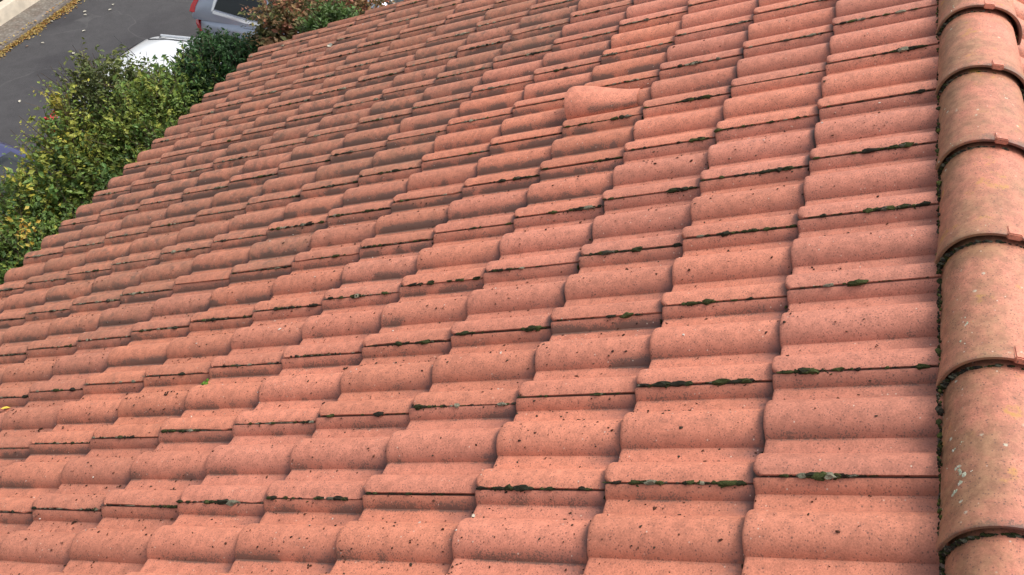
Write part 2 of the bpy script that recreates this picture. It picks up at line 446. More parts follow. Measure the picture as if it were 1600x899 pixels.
# walls, fascia
ye = CT * (NC * TG) ; zE = ZG - ST * (NC * TG)
bm = bmesh.new(); yw = ye - .42; yw2 = 2 * AX - yw
vs = [bm.verts.new(p) for p in ((0, yw, 0), (0, yw, zE + .05), (0, AX, ZG - .02 - .22), (0, yw2, zE + .05), (0, yw2, 0))]
f = bm.faces.new(vs); ex = bmesh.ops.extrude_face_region(bm, geom=[f]); 
for g in ex['geom']:
    if isinstance(g, bmesh.types.BMVert): g.co.x = 4.1
for v in vs: v.co.x = -1.8
bm_obj('wall', bm, M_render, house, smooth=False)
bm = bmesh.new(); box(bm, -1.9, 4.3, ye - .075, ye - .05, zE - .24, zE - .075)
bm_obj('fascia', bm, M_wood, house, smooth=False)

# ------------------------------------------------------------------ moss, debris on the roof
def blob_template(sub):
    bm = bmesh.new(); bmesh.ops.create_icosphere(bm, subdivisions=sub, radius=1); V = np.array([v.co[:] for v in bm.verts]); F = np.array([[v.index for v in f.verts] for f in bm.faces]); bm.free(); return V, F
BV, BF = blob_template(2); B1V, B1F = blob_template(1)
class Blobs:
    def __init__(s): s.V = []; s.F = []; s.c = []; s.off = 0
    def add(s, p, sx, sy, sz, col, rot=0, lo=False, frame='roof', rough=.35):
        V, F = (B1V, B1F) if lo else (BV, BF)
        d = 1 + rng.normal(0, rough * .5, len(V)).clip(-.6, .7)
        A = V * d[:, None] * np.array([sx, sy, sz])
        c_, s_ = math.cos(rot), math.sin(rot); A = A @ np.array([[c_, s_, 0], [-s_, c_, 0], [0, 0, 1]])
        A += np.array(p)
        if frame == 'roof':
            A = np.stack([A[:, 0], CT * A[:, 1] + ST * A[:, 2], -ST * A[:, 1] + CT * A[:, 2] + ZG], 1)
        s.V.append(A); s.F.append(F + s.off); s.off += len(V); s.c.append(np.tile(np.array([*col, 1.0]), (len(V), 1)))
    def build(s, name, mat, parent):
        return np_mesh(name, np.vstack(s.V), np.vstack(s.F), mat, parent, False, {'tint': np.vstack(s.c)})
k = N('moss'); ta = k.n('Attribute', attribute_name='tint'); nf = k.noise(k.pos(), 900, 3, .7)
k.l(k.mix(1.0, ta.outputs['Color'], k.gray(k.rng(nf, .3, .7, .5, 1.6)), 'MULTIPLY'), k.b.inputs['Base Color'])
k.b.inputs['Roughness'].default_value = 1; k.b.inputs['Specular IOR Level'].default_value = .1
k.l(k.bump(nf, 1, .002), k.b.inputs['Normal']); M_moss = k.m
GREEN = [(.045, .050, .020), (.033, .038, .018), (.060, .068, .026), (.03, .03, .02), (.028, .024, .018)]
GREY = [(.16, .155, .11), (.11, .10, .075), (.06, .055, .04), (.22, .21, .15)]
mb = Blobs()
for kx in range(-1, 15):
    for j in range(1, NC + 1):
        s = random.Random(kx * 31 + j * 7 + 3)
        far = kx > 6 or j > 8
        dens = s.choice([.4, 1, 1, 1.6, 2.2]) * (1.3 if j <= 3 else 1)
        u0 = kx * TW
        clusters = [s.uniform(.03, .30) for _ in range(s.choice([1, 2, 2, 3]))]
        nC = int(12 * dens)
        for q in range(nC):
            yl = -(s.choice(clusters) + s.gauss(0, .028)) if s.random() < .72 else -s.uniform(.01, .31)
            if not -.318 < yl < -.008: continue
            sz = s.uniform(.35, 1.0) * (1.0 if s.random() < .72 else 1.75)
            dist = s.random()
            col = s.choice(GREEN if s.random() < (.85 if j < 9 and kx < 7 else .35) else GREY)
            mb.add((u0 - .0012 + s.uniform(-.001, .001), j * TG + yl, surf(u0 + .001, j * TG + yl) + .0008), .0050 * sz, s.uniform(.006, .015) * sz, .0042 * sz, col, s.uniform(-.1, .1), lo=far)
        for q in range(int(16 * dens) if not far else 0):   # small satellites round the cushions
            yl = -(s.choice(clusters) + s.gauss(0, .035))
            if -.318 < yl < -.008:
                dx = s.gauss(0, .0035)
                mb.add((u0 + dx, j * TG + yl, surf(u0 + max(dx, .0005) if dx > 0 else u0 + dx, j * TG + yl) + .0006), s.uniform(.0012, .0026), s.uniform(.0014, .004), .0015, s.choice(GREEN), s.uniform(0, 3), lo=True, rough=.9)
        # thin broken crust right along the lap
        for q in range(int(14 * (1.4 if j > 5 else .6))):
            yl = -s.uniform(.005, .32)
            mb.add((u0 - .001, j * TG + yl, surf(u0 + .001, j * TG + yl)), .0016, s.uniform(.003, .010), .0014, s.choice(GREY if j > 5 else GREEN), 0, lo=True)
        # moss and silt in the corner where the next front stands in the pan
        for c0 in (.106, .253):
            for q in range(s.choice([0, 0, 1, 2, 3])):
                x = u0 + c0 + s.gauss(.010, .012); yy = (j - 1) * TG + s.uniform(.002, .010)
                if j > 1:
                    mb.add((x, yy, surf(x, yy) + .001), s.uniform(.003, .009), .004, s.uniform(.002, .004), s.choice(GREEN + GREY[1:3] if j < 5 else GREY[:3]), s.uniform(-.4, .4), lo=True)
        # moss against some of the fronts on the near flank
        if s.random() < .22 and j > 1:
            for q in range(5):
                x = u0 + s.choice([.268, .272, .125, .285]) + s.uniform(-.006, .006); yy = (j - 1) * TG + .005
                mb.add((x, yy, surf(x, yy) + .002), .005, .0035, .005, s.choice(GREEN), 0, lo=True)
# bright green tuft and moss along the ridge's left edge and under its lips
yr = (AX + .118) / CT
for q in range(620):
    x = random.uniform(-.7, 3.2) if q % 2 else random.uniform(-.4, 1.3)
    big = random.random() < .10
    sx = random.uniform(.0025, .0045) * (2.2 if big else 1)
    p = Vector((x, AX + .117 + random.uniform(-.001, .004), ZG + random.uniform(-.004, .012) - .008))
    zz = surf(x, (p.y) / CT)
    mb.add((x, p.y / CT + .001 * sx, zz * .5 + random.uniform(-.012, .002)), sx, .003 * (1.9 if big else 1), .004, random.choice(GREEN + [(.07, .06, .045), (.09, .10, .03)]), 0, lo=not big)
for x in ridge_x:
    for q in range(80):
        an = random.choice([random.uniform(.02, 1.0), random.uniform(.02, 1.5), random.uniform(.02, 3.1)])
        rr = .1105 + random.uniform(-.003, .001)
        mb.add((x - .001 + random.uniform(-.003, .002), AX + (rr + .004) * math.cos(an), ZG - .004 + rr * .93 * math.sin(an) - .002), .0035, random.uniform(.003, .009), random.uniform(.002, .0042), random.choice(GREEN[:2] + [(.05, .045, .035), (.035, .03, .025), (.12, .115, .08)]), 0, lo=True, frame='world')
for q in range(16):
    mb.add((.548 + random.gauss(0, .006), 7 * TG + random.gauss(-.004, .005), surf(.55, 7 * TG - .01) + random.uniform(0, .008)), .006, .006, .005, (.10, .19, .03), 0, lo=True)
mo = mb.build('moss', M_moss, house); mo['kind'] = 'stuff'
# flecks of leaf litter
db = Blobs()
M_fleck = M_moss
for q in range(11000):
    j = random.choice(range(1, NC + 1)); u = random.uniform(-.35, 1.6) if q % 3 else random.uniform(-.3, 4.3)
    y = random.uniform(.1, NC * TG - .02)
    if y < .25 + .6 * random.random() and random.random() < .5: continue
    sz = random.choice([.0010, .0012, .0014, .0018, .0024, .0032]) * random.uniform(.7, 1.2)
    col = random.choice([(.045, .025, .02), (.07, .03, .02), (.10, .045, .03), (.05, .04, .03)]) if random.random() < .965 else (.6, .55, .48)
    db.add((u, y, surf(u, y) + sz * .25), sz, sz * random.uniform(.5, 1.6), sz * .45, col, random.uniform(0, 3), lo=True, rough=.8)
for (u, y, sz) in ((.49, 2.41, .011), (.42, 3.05, .010), (.075, 4.62, .012), (.055, 3.5, .009), (-.03, 2.42, .008), (.07, 2.06, .008), (.33, .9, .006), (.49, 1.63, .007), (.345, 2.3, .006), (.23, .565, .007), (.21, .60, .006)):
    for q in range(6):
        db.add((u + random.gauss(0, sz * .5), y + random.gauss(0, sz * .6), surf(u, y) + .001), sz * .5, sz * .35, .002, (.05, .028, .02), random.uniform(0, 3), lo=True, rough=.8)
do = db.build('leaf_litter', M_fleck, house); do['kind'] = 'stuff'

# pale lichen rosettes on the ridge tiles
lb = Blobs()
LR = [(-.06, .75, .0085), (-.05, .60, .0075), (-.075, .58, .006), (-.035, .52, .006), (-.09, .45, .006), (0.0, .95, .005), (.02, .62, .0045), (.015, .44, .0045), (.10, .72, .005), (.11, .66, .005), (.08, .8, .004), (.335, .8, .0045), (.36, .77, .004), (.48, .95, .004), (.53, .7, .0045), (.34, .9, .004), (.29, .7, .004)]
for q in range(90): LR.append((random.uniform(-.1, 1.9), random.gauss(.85, .22), random.uniform(.0012, .003)))
for (x, an, sz) in LR:
    n = math.floor((x + .189) / .4038); xl = x + .189 - .4038 * n
    fl = .010 * max(0, 1 - xl / .09) ** 2; hw = .119 - .012 * xl / .45 + fl; H = .108 - .004 * xl / .45 + .9 * fl
    y = hw * math.cos(an) ** .88 if math.cos(an) > 0 else 0; z = H * math.sin(an) ** .92 - .016 * xl / .403 + .004
    nrm = Vector((0, math.cos(an) * H, math.sin(an) * hw)).normalized(); tg_ = Vector((0, -nrm.z, nrm.y))
    for q in range(4 if sz > .004 else 1):
        c0 = Vector((x, AX + y, ZG + z)) + Vector((random.gauss(0, sz * .4), 0, 0)) + tg_ * random.gauss(0, sz * .4) - nrm * .0006
        dd_ = (1 + rng.normal(0, .12, len(BV))) ; A = BV * dd_[:, None] * np.array([sz * .85, sz * .62, .0016])
        A = A @ np.array([[1, 0, 0], tg_[:], nrm[:]]) + np.array(c0[:])
        lb.V.append(A); lb.F.append(BF + lb.off); lb.off += len(BV); lb.c.append(np.tile(np.array([*random.choice([(.48, .50, .38), (.40, .43, .31), (.58, .55, .44)]), 1.0]), (len(BV), 1)))
lo_ = lb.build('lichen', M_moss, house); lo_['kind'] = 'stuff'

# ------------------------------------------------------------------ ground, road, pavement
k = N('soil'); P = k.pos(); n1 = k.noise(P, 3, 6, .7); n2 = k.noise(P, 40, 5, .7)
k.l(k.mix(k.rng(n1, .35, .65), (.055, .042, .028), (.05, .06, .025)), k.b.inputs['Base Color']); k.b.inputs['Roughness'].default_value = 1
k.l(k.bump(n2, .8, .03), k.b.inputs['Normal']); M_soil = k.m
k = N('asphalt'); P = k.pos(); n1 = k.noise(P, .55, 4, .6, .6); n2 = k.noise(P, 120, 4, .8); n3 = k.noise(P, 6, 5, .7)
col = k.mix(k.rng(n1, .40, .60), (.032, .030, .033), (.048, .046, .048))
col = k.mix(1.0, col, k.gray(k.rng(n3, .3, .7, .88, 1.12)), 'MULTIPLY'); col = k.mix(1.0, col, k.gray(k.rng(n2, .3, .7, .75, 1.3)), 'MULTIPLY')
iso = k.noise(P, .42, 3, .5, .5); dd = k.math('ABSOLUTE', k.math('SUBTRACT', iso, .52)); ln = k.math('MULTIPLY', k.rng(dd, .0012, .0045, .6, 0), k.rng(n3, .4, .6, .3, 1))
col = k.mix(ln, col, (.085, .083, .082))
k.l(col, k.b.inputs['Base Color']); k.b.inputs['Roughness'].default_value = .85; k.l(k.bump(n2, .5, .004), k.b.inputs['Normal']); M_asph = k.m
k = N('pavement_gravel'); P = k.pos(); v = k.voro(P, 22); n3 = k.noise(P, 9, 6, .7)
col = k.mix(k.rng(n3, .3, .7), (.16, .125, .10), (.22, .20, .17)); col = k.mix(1.0, col, k.gray(k.rng(v.outputs['Distance'], .1, .6, 1.1, .7)), 'MULTIPLY')
k.l(col, k.b.inputs['Base Color']); k.b.inputs['Roughness'].default_value = .95; k.l(k.bump(v.outputs['Distance'], .4, .01), k.b.inputs['Normal']); M_pave = k.m
M_kerb = plain('kerb_concrete', (.17, .15, .135), .9, nscale=14, namt=.3)
M_wallc = plain('wall_render', (.58, .51, .41), .9, nscale=5, namt=.14)

def sheet(name, pts, z, mat):
    o = mesh_obj(name, [(x, y, z) for x, y in pts], [tuple(range(len(pts)))], mat, smooth=False); o['kind'] = 'structure'; return o
sheet('ground', [(-300, -300), (300, -300), (300, 300), (-300, 300)], 0, M_soil)
def yk(x): return 10.76 + (x - 8.18) * .045         # far edge of the road
def yw_(x): return 11.21 + (x - 8.74) * .034        # foot of the low wall
sheet('road', [(-40, 6.5), (4.2, 6.5), (4.2, 5.9), (5.62, 5.9), (5.62, 3.0), (60, 3.0), (60, yk(60)), (-40, yk(-40))], .004, M_asph)
def strip(name, xa, xb, fa, fb, z0, z1, mat, parent=None, kind='structure', n=24):
    V = []; F = []
    for i in range(n + 1):
        x = xa + (xb - xa) * i / n; V += [(x, fa(x), z0), (x, fa(x), z1), (x, fb(x), z1), (x, fb(x), z0)]
    for i in range(n):
        a = i * 4; F += [(a, a + 1, a + 5, a + 4), (a + 1, a + 2, a + 6, a + 5), (a + 2, a + 3, a + 7, a + 6)]
    F += [(0, 1, 2, 3), (n * 4, n * 4 + 3, n * 4 + 2, n * 4 + 1)]
    o = mesh_obj(name, V, F, mat, parent, smooth=False)
    if kind: o['kind'] = kind
    return o
strip('kerb', -40, 60, lambda x: yk(x), lambda x: yk(x) + .11, 0, .075, M_kerb)
strip('pavement', -40, 60, lambda x: yk(x) + .114, lambda x: yw_(x) - .002, 0, .070, M_pave)
lw = strip('low_wall', -12, 30, lambda x: yw_(x), lambda x: yw_(x) + .16, 0, .27, M_wallc, kind=None)
tag(lw, 'low pale rendered wall beyond the road, at the far edge of the pavement', 'wall')

# ------------------------------------------------------------------ leaves
def leaf_mat(name, rough=.5, trans=.25):
    k = N(name); ta = k.n('Attribute', attribute_name='tint')
    k.l(ta.outputs['Color'], k.b.inputs['Base Color']); k.b.inputs['Roughness'].default_value = rough; k.b.inputs['Specular IOR Level'].default_value = .35
    tr = k.n('BsdfTranslucent'); k.l(ta.outputs['Color'], tr.inputs[0]); mx = k.n('MixShader'); mx.inputs[0].default_value = trans
    out = k.t.nodes['Material Output']; k.l(k.b.outputs[0], mx.inputs[1]); k.l(tr.outputs[0], mx.inputs[2]); k.l(mx.outputs[0], out.inputs[0]); return k.m
M_leaf = leaf_mat('leaf'); M_bark = plain('bark', (.10, .07, .045), .9, nscale=30, namt=.3)
def leaves_mesh(name, P, D, L, Wd, cols, parent=None, mat=None, nrm_bias=.9):
    """P centres, D directions of the leaf axis, L lengths, Wd widths"""
    n = len(P); D = D / np.linalg.norm(D, axis=1)[:, None]
    up = rng.normal(0, .55, (n, 3)); up[:, 2] += nrm_bias
    sd_ = np.cross(D, up); sd_ /= np.linalg.norm(sd_, axis=1)[:, None] + 1e-9
    nn = np.cross(sd_, D)
    a = P - D * L[:, None] * .5; b = P + D * L[:, None] * .5 - nn * L[:, None] * .12
    c = P - D * L[:, None] * .05 + nn * L[:, None] * .06
    l = c + sd_ * Wd[:, None] * .5; r = c - sd_ * Wd[:, None] * .5
    V = np.stack([a, l, b, r], 1).reshape(-1, 3); F = np.arange(n * 4).reshape(n, 4)
    F = np.concatenate([F[:, [0, 1, 2]], F[:, [0, 2, 3]]])
    cc = np.repeat(np.concatenate([cols, np.ones((n, 1))], 1), 4, 0)
    return np_mesh(name, V, F, mat or M_leaf, parent, False, {'tint': cc})
def tube(bm, pts, r0, r1, n=6):
    rings = []
    for i, p in enumerate(pts):
        p = Vector(p); d = (Vector(pts[min(i + 1, len(pts) - 1)]) - Vector(pts[max(i - 1, 0)])).normalized()
        a = d.orthogonal().normalized(); b = d.cross(a); r = r0 + (r1 - r0) * i / (len(pts) - 1)
        rings.append([bm.verts.new(p + (a * math.cos(t) + b * math.sin(t)) * r) for t in [2 * math.pi * q / n for q in range(n)]])
    for A, B in zip(rings, rings[1:]):
        for q in range(n): bm.faces.new((A[q], A[(q + 1) % n], B[(q + 1) % n], B[q]))
def shrub(name, label, cat, base, lumps, ntw, per, L, palette, lump_pal=None, twig=.22, upb=.5, narrow=.55, grp=None, shell=.55, dens_in=.25):
    """lumps: (x,y,z,rx,ry,rz). Leaves are set along twigs that spring out of the lumps' outer zone"""
    root = empty(name, (base[0], base[1], 0)); tag(root, label, cat, grp)
    Ps = []; Ds = []; Cs = []; Ls = []
    vol = np.array([(l[3] * l[4] * l[5]) ** .7 for l in lumps]); vol /= vol.sum()
    bp = Vector((base[0], base[1], 0))
    bm = bmesh.new()
    for li, (lx, ly, lz, rx, ry, rz) in enumerate(lumps):
        mid = Vector(((base[0] + lx) / 2 + random.uniform(-.1, .1), (base[1] + ly) / 2 + random.uniform(-.1, .1), lz * .5))
        tube(bm, [(random.uniform(-.08, .08), random.uniform(-.08, .08), -.02), mid - bp, Vector((lx, ly, lz)) - bp], .022, .007)
        nt_ = max(3, int(ntw * vol[li])); pal = (lump_pal or {}).get(li, palette)
        cen = np.array([lx, ly, lz]); rad = np.array([rx, ry, rz])
        for t in range(nt_):
            d = rng.normal(0, 1, 3); d /= np.linalg.norm(d)
            rr = rng.uniform(dens_in, 1) ** shell
            st = cen + rad * d * rr
            if st[2] < .1: continue
            g = d * rad / rad.max() + np.array([0, 0, upb]) + rng.normal(0, .45, 3); g /= np.linalg.norm(g)
            n = rng.integers(int(per * .6), int(per * 1.4) + 1); tl = twig * rng.uniform(.6, 1.5)
            s = np.linspace(0, 1, n)[:, None]
            pts = st + g * tl * s + np.array([0, 0, -.25 * tl]) * s * s + rng.normal(0, L * .25, (n, 3))
            side = np.cross(g, [0, 0, 1]); side /= np.linalg.norm(side) + 1e-6
            alt = np.where(np.arange(n) % 2 == 0, 1, -1)[:, None]
            dd = g * .7 + side * alt * 1.0 + rng.normal(0, .35, (n, 3))
            c0 = np.array(pal[rng.integers(len(pal))]) * rng.uniform(.75, 1.25)
            tip = s * .25 + .85
            Ps.append(pts); Ds.append(dd); Cs.append(np.clip(1.12 * c0 * tip * rng.uniform(.8, 1.2, (n, 1)), 0, 1)); Ls.append(L * rng.uniform(.55, 1.45) * rng.uniform(.7, 1.2, n))
            if rng.random() < .22:
                tube(bm, [Vector(st) - bp, Vector(st + g * tl * .98) - bp], .004, .0015, 3)
    bm_obj('branches', bm, M_bark, root)
    P_ = np.vstack(Ps) - np.array([base[0], base[1], 0]); L_ = np.concatenate(Ls)
    o = leaves_mesh('foliage', P_, np.vstack(Ds), L_, L_ * narrow, np.vstack(Cs), root)
    return root
OLIVE = [(.105, .13, .035), (.07, .10, .027), (.14, .155, .04), (.055, .07, .02)]
GRN = [(.075, .14, .032), (.055, .11, .026), (.105, .17, .04), (.12, .18, .035)]
YEL = [(.36, .32, .045), (.26, .27, .045), (.15, .19, .035), (.30, .25, .04)]
YGR = [(.19, .23, .04), (.13, .19, .035), (.10, .16, .032), (.25, .27, .05), (.08, .14, .03)]
DKG = [(.022, .062, .018), (.03, .085, .022), (.018, .045, .014), (.04, .10, .026)]
RED = [(.22, .13, .055), (.14, .12, .045), (.27, .16, .075), (.10, .11, .035), (.36, .15, .09), (.17, .15, .06)]
shrub('yellow_leaved_shrub', 'bushy shrub turning yellow, nearest the blue car and the left frame', 'shrub', (3.9, 5.35),
      [(3.8, 5.68, 1.72, .40, .36, .50), (4.02, 5.8, 1.98, .20, .20, .36), (3.35, 5.55, 1.35, .50, .45, .55), (3.75, 5.2, 1.45, .55, .55, .6), (3.0, 5.15, 1.35, .55, .5, .60), (3.5, 4.8, 1.35, .55, .45, .6), (2.6, 4.9, 1.3, .5, .45, .6), (4.12, 5.9, 2.24, .06, .06, .14), (3.9, 5.0, .8, .6, .4, .7), (3.32, 5.8, 1.66, .36, .32, .42), (3.0, 5.55, 1.5, .4, .36, .42)],
      15000, 9, .040, YGR, {0: YEL[:3] + YGR + GRN, 1: YEL[:3] + YGR, 7: YEL, 2: YGR + GRN, 3: GRN + YGR, 4: GRN + YGR, 5: GRN, 6: GRN + OLIVE, 8: OLIVE, 9: YGR + YEL[:1] + GRN, 10: GRN + YGR})
shrub('olive_green_shrub', 'loose olive green shrub standing between the yellowing shrub and the dark hedge', 'shrub', (4.7, 5.45),
      [(4.55, 5.8, 2.0, .38, .32, .45), (4.80, 5.5, 1.86, .33, .3, .38), (4.35, 5.3, 1.85, .5, .42, .55), (4.75, 5.15, 1.9, .38, .4, .5), (4.1, 4.9, 1.6, .5, .45, .6), (4.6, 5.1, 1.0, .6, .4, .7)],
      12000, 9, .038, OLIVE, {1: OLIVE + GRN, 3: GRN + YGR[:2], 2: YGR + YEL[2:3], 4: GRN + YGR})
shrub('clipped_hedge', 'dense dark green hedge at the gable end in front of the white car', 'hedge', (5.0, 4.85),
      [(5.2, 5.15, 1.95, .36, .38, .55), (5.0, 4.95, 2.0, .34, .40, .55), (5.12, 4.65, 2.05, .35, .36, .55), (4.9, 4.55, 1.85, .32, .4, .6), (4.75, 4.85, 1.6, .38, .45, .6), (5.0, 4.9, 1.0, .55, .7, .9), (4.7, 4.4, 1.6, .3, .35, .6)],
      17000, 10, .042, DKG, twig=.11, upb=1.0, narrow=.36, shell=.4, dens_in=.5)
shrub('reddish_shrub', 'shrub with bronze red and olive leaves beyond the dark hedge and below the gable', 'shrub', (5.4, 4.05),
      [(5.3, 4.35, 2.45, .32, .28, .42), (5.2, 4.05, 2.5, .34, .28, .42), (5.45, 4.0, 2.7, .34, .28, .35), (5.1, 4.2, 2.1, .3, .3, .5), (5.3, 4.0, 1.3, .3, .3, .9), (5.3, 4.5, 2.70, .20, .20, .26)],
      4200, 8, .045, RED, twig=.17)
shrub('low_green_shrub', 'fresh green fine leaved bush by the gable, right of the reddish shrub', 'shrub', (5.05, 3.65),
      [(5.0, 3.90, 2.82, .19, .17, .20), (5.0, 3.84, 2.84, .15, .12, .12), (5.0, 3.7, 1.9, .25, .25, .8)],
      2600, 10, .034, [(.07, .13, .03), (.10, .16, .04), (.05, .09, .02)], twig=.12)
# twiggy flowering plant
tw = empty('twiggy_shrub', (5.2, 3.3, 0)); tag(tw, 'sparse twiggy plant with small pale flowers, rightmost of the shrubs, against the parked cars', 'shrub')
bm = bmesh.new(); Pn = []; Cn = []
for q in range(80):
    b = Vector((random.uniform(-.05, .05), random.uniform(-.05, .05), 1.0)); d = Vector((random.uniform(-.16, .25), random.uniform(-.55, .32), 1.95 + random.uniform(-.15, .25)))
    pts = [b + d * t + Vector((0, 0, -.1 * t * t)) + Vector((random.gauss(0, .012), random.gauss(0, .012), 0)) for t in (0, .25, .5, .75, 1)]
    tube(bm, [(0, 0, 0), pts[0]], .01, .008, 4) if q == 0 else None
    tube(bm, pts, .005, .0015, 4)
    for t in range(26):
        f_ = random.uniform(.45, 1.0); p = b + d * f_ + Vector((0, 0, -.1 * f_ * f_)) + Vector((random.gauss(0, .03), random.gauss(0, .03), random.gauss(0, .02)))
        Pn.append(p[:]); Cn.append(random.choice([(.42, .36, .40), (.25, .20, .2), (.12, .13, .05), (.10, .12, .04), (.5, .46, .46), (.09, .05, .03)]))
bm_obj('branches', bm, M_bark, tw)
Pn = np.array(Pn); leaves_mesh('foliage', Pn, rng.normal(0, 1, (len(Pn), 3)), np.full(len(Pn), .024), np.full(len(Pn), .014), np.array(Cn), tw)
# dark hedge behind the low wall
hl = [(x, yw_(x) + .62, .75, .55, .42, .8) for x in np.arange(6.5, 15, .8)]
shrub('garden_hedge', 'dark hedge behind the low pale wall at the top left corner', 'hedge', (10, yw_(10) + .6), hl, 3200, 8, .06, [(.02, .03, .01), (.03, .035, .014)], shell=.4)

# yellow leaves swept into the gutter
n = 15000; X = rng.uniform(3, 16, n); off = rng.gamma(2.2, .019, n); off = np.where(rng.random(n) < .05, -off * .6, off)
clump = .55 + .45 * np.sin(X * 5.1) * np.sin(X * 2.3 + 1)
keep = rng.random(n) < (.45 + .55 * clump); X = X[keep]; off = off[keep] * (.6 + .6 * clump[keep]); n = len(X)
P_ = np.stack([X, yk(X) - off, np.where(off < 0, .082, .012) + rng.random(n) * .04 * np.exp(-np.abs(off) * 12)], 1)
cols = np.array([(.42, .29, .07), (.32, .19, .05), (.50, .38, .15), (.20, .11, .05), (.42, .22, .07), (.42, .33, .12)])[rng.integers(6, size=n)]
o = leaves_mesh('leaf_drift', P_, np.concatenate([rng.normal(0, 1, (n, 2)), rng.normal(0, .25, (n, 1))], 1), rng.uniform(.022, .045, n), rng.uniform(.016, .03, n), cols, nrm_bias=2.5)
tag(o, 'band of fallen yellow leaves swept along the far gutter of the road', 'leaves', kind='stuff')
# loose leaves on the road
def leaf_thing(name, loc, size, col, label, group=None, rot=None, mat=None):
    V = []; F = []; N_ = 12
    for i in range(N_ + 1):
        t = i / N_; wv = math.sin(math.pi * t) ** .8 * .36 * (1 - .25 * t)
        for q in (-1, 0, 1): V.append(((t - .5) * size, q * wv * size, (abs(q) * .10 + .10 * math.sin(t * 3)) * size * (1 if q else .6)))
    for i in range(N_):
        a = i * 3; F += [(a, a + 3, a + 4, a + 1), (a + 1, a + 4, a + 5, a + 2)]
    o = mesh_obj(name, V, F, mat or plain('fallen_leaf_skin', col, .6)); o.location = loc; o.rotation_euler = rot or (random.uniform(-.1, .1), random.uniform(-.1, .1), random.uniform(0, 6))
    tag(o, label, 'leaf', group); return o
M_pale = plain('pale_leaf', (.45, .42, .34), .6); M_rust = plain('rust_leaf', (.26, .15, .09), .7)
for i, (x, y, wht, lab) in enumerate([
        (9.97, 10.21, 1, 'pale leaf on the asphalt, farthest from the yellow gutter line at the top edge'),
        (9.81, 10.15, 1, 'pale leaf on the asphalt just below the farthest leaf'),
        (9.64, 10.46, 1, 'pale leaf on the asphalt, upper of a close pair'),
        (9.55, 10.39, 1, 'pale leaf on the asphalt, lower of a close pair'),
        (9.22, 10.71, 1, 'pale leaf on the asphalt right beside the yellow gutter line'),
        (9.11, 10.09, 1, 'pale leaf lying alone in the middle of the lighter asphalt patch'),
        (8.62, 10.40, 1, 'pale leaf lying alone on the asphalt left of the lighter patch'),
        (8.50, 9.81, 1, 'pale leaf on the dark asphalt halfway between gutter and shrubs'),
        (7.20, 9.64, 1, 'pale leaf nearest the left frame, above the blue car'),
        (8.70, 10.69, 0, 'rust brown leaf on the asphalt close to the yellow gutter line'),
        (8.47, 10.54, 0, 'rust brown leaf nearest the lone pale leaf left of the lighter patch')]):
    leaf_thing('fallen_leaf', (x, y, .012), .055 if wht else .045, None, lab, 'single leaves on the road', mat=M_pale if wht else M_rust)
def roof_leaf(u, y, size, mat, label, tilt=0):
    p = r2w(u, y, surf(u, y) + .004)
    leaf_thing('fallen_leaf', p, size, None, label, 'single leaves on the roof', rot=(-TH + tilt, random.uniform(-.2, .2), random.uniform(0, 6)), mat=mat)
M_yl = plain('yellow_leaf', (.62, .47, .06), .5)
roof_leaf(.557, 3.398, .035, M_yl, 'small bright yellow leaf on the roof tiles at the left frame')
roof_leaf(3.79, 3.57, .05, M_pale, 'pale cream leaf on the roof near the gable end')
roof_leaf(-.071, .965, .012, M_pale, 'tiny white petal at a tile corner near the bottom')
# yellow sprig that sticks up past the eaves
sp = empty('yellow_sprig', (2.12, 4.42, 0)); tag(sp, 'small spray of orange yellow leaves poking up just past the eaves', 'plant')
bm = bmesh.new(); tube(bm, [(0, .12, .6), (0, .08, 1.8), (0, .02, 2.92)], .008, .003, 5); bm_obj('stem', bm, M_bark, sp)
n = 34; Pn = np.stack([rng.normal(0, .04, n), rng.normal(0, .035, n), 2.92 + rng.normal(0, .05, n)], 1)
leaves_mesh('foliage', Pn, rng.normal(0, 1, (n, 3)), np.full(n, .036), np.full(n, .022), np.array([(.50, .33, .05), (.42, .24, .04), (.5, .4, .08)])[rng.integers(3, size=n)], sp)

# ------------------------------------------------------------------ parked cars
M_glass = plain('car_glass', (.012, .016, .018), .06, spec=.4)
M_rub = plain('tyre_rubber', (.02, .02, .02), .85); M_rim = plain('wheel_rim', (.45, .46, .48), .3, metal=.8)
M_trim = plain('chrome_trim', (.78, .79, .80), .22, metal=.6); M_black = plain('black_plastic', (.02, .02, .022), .5)
k = N('tail_lamp'); k.b.inputs['Base Color'].default_value = (.55, .012, .016, 1); k.b.inputs['Roughness'].default_value = .12; k.b.inputs['Coat Weight'].default_value = .6; M_tail = k.m
M_head = plain('headlight_glass', (.55, .57, .6), .1, spec=.8)
def paint(name, col, metal=.35):
    k = N(name); k.b.inputs['Base Color'].default_value = (*col, 1); k.b.inputs['Metallic'].default_value = metal; k.b.inputs['Roughness'].default_value = .32; k.b.inputs['Coat Weight'].default_value = .7; k.b.inputs['Coat Roughness'].default_value = .06
    return k.m
def interp(s, pts):
    for (a, b), (c, d) in zip(pts, pts[1:]):
        if s <= c: return b + (d - b) * max(0, (s - a)) / (c - a + 1e-9)
    return pts[-1][1]
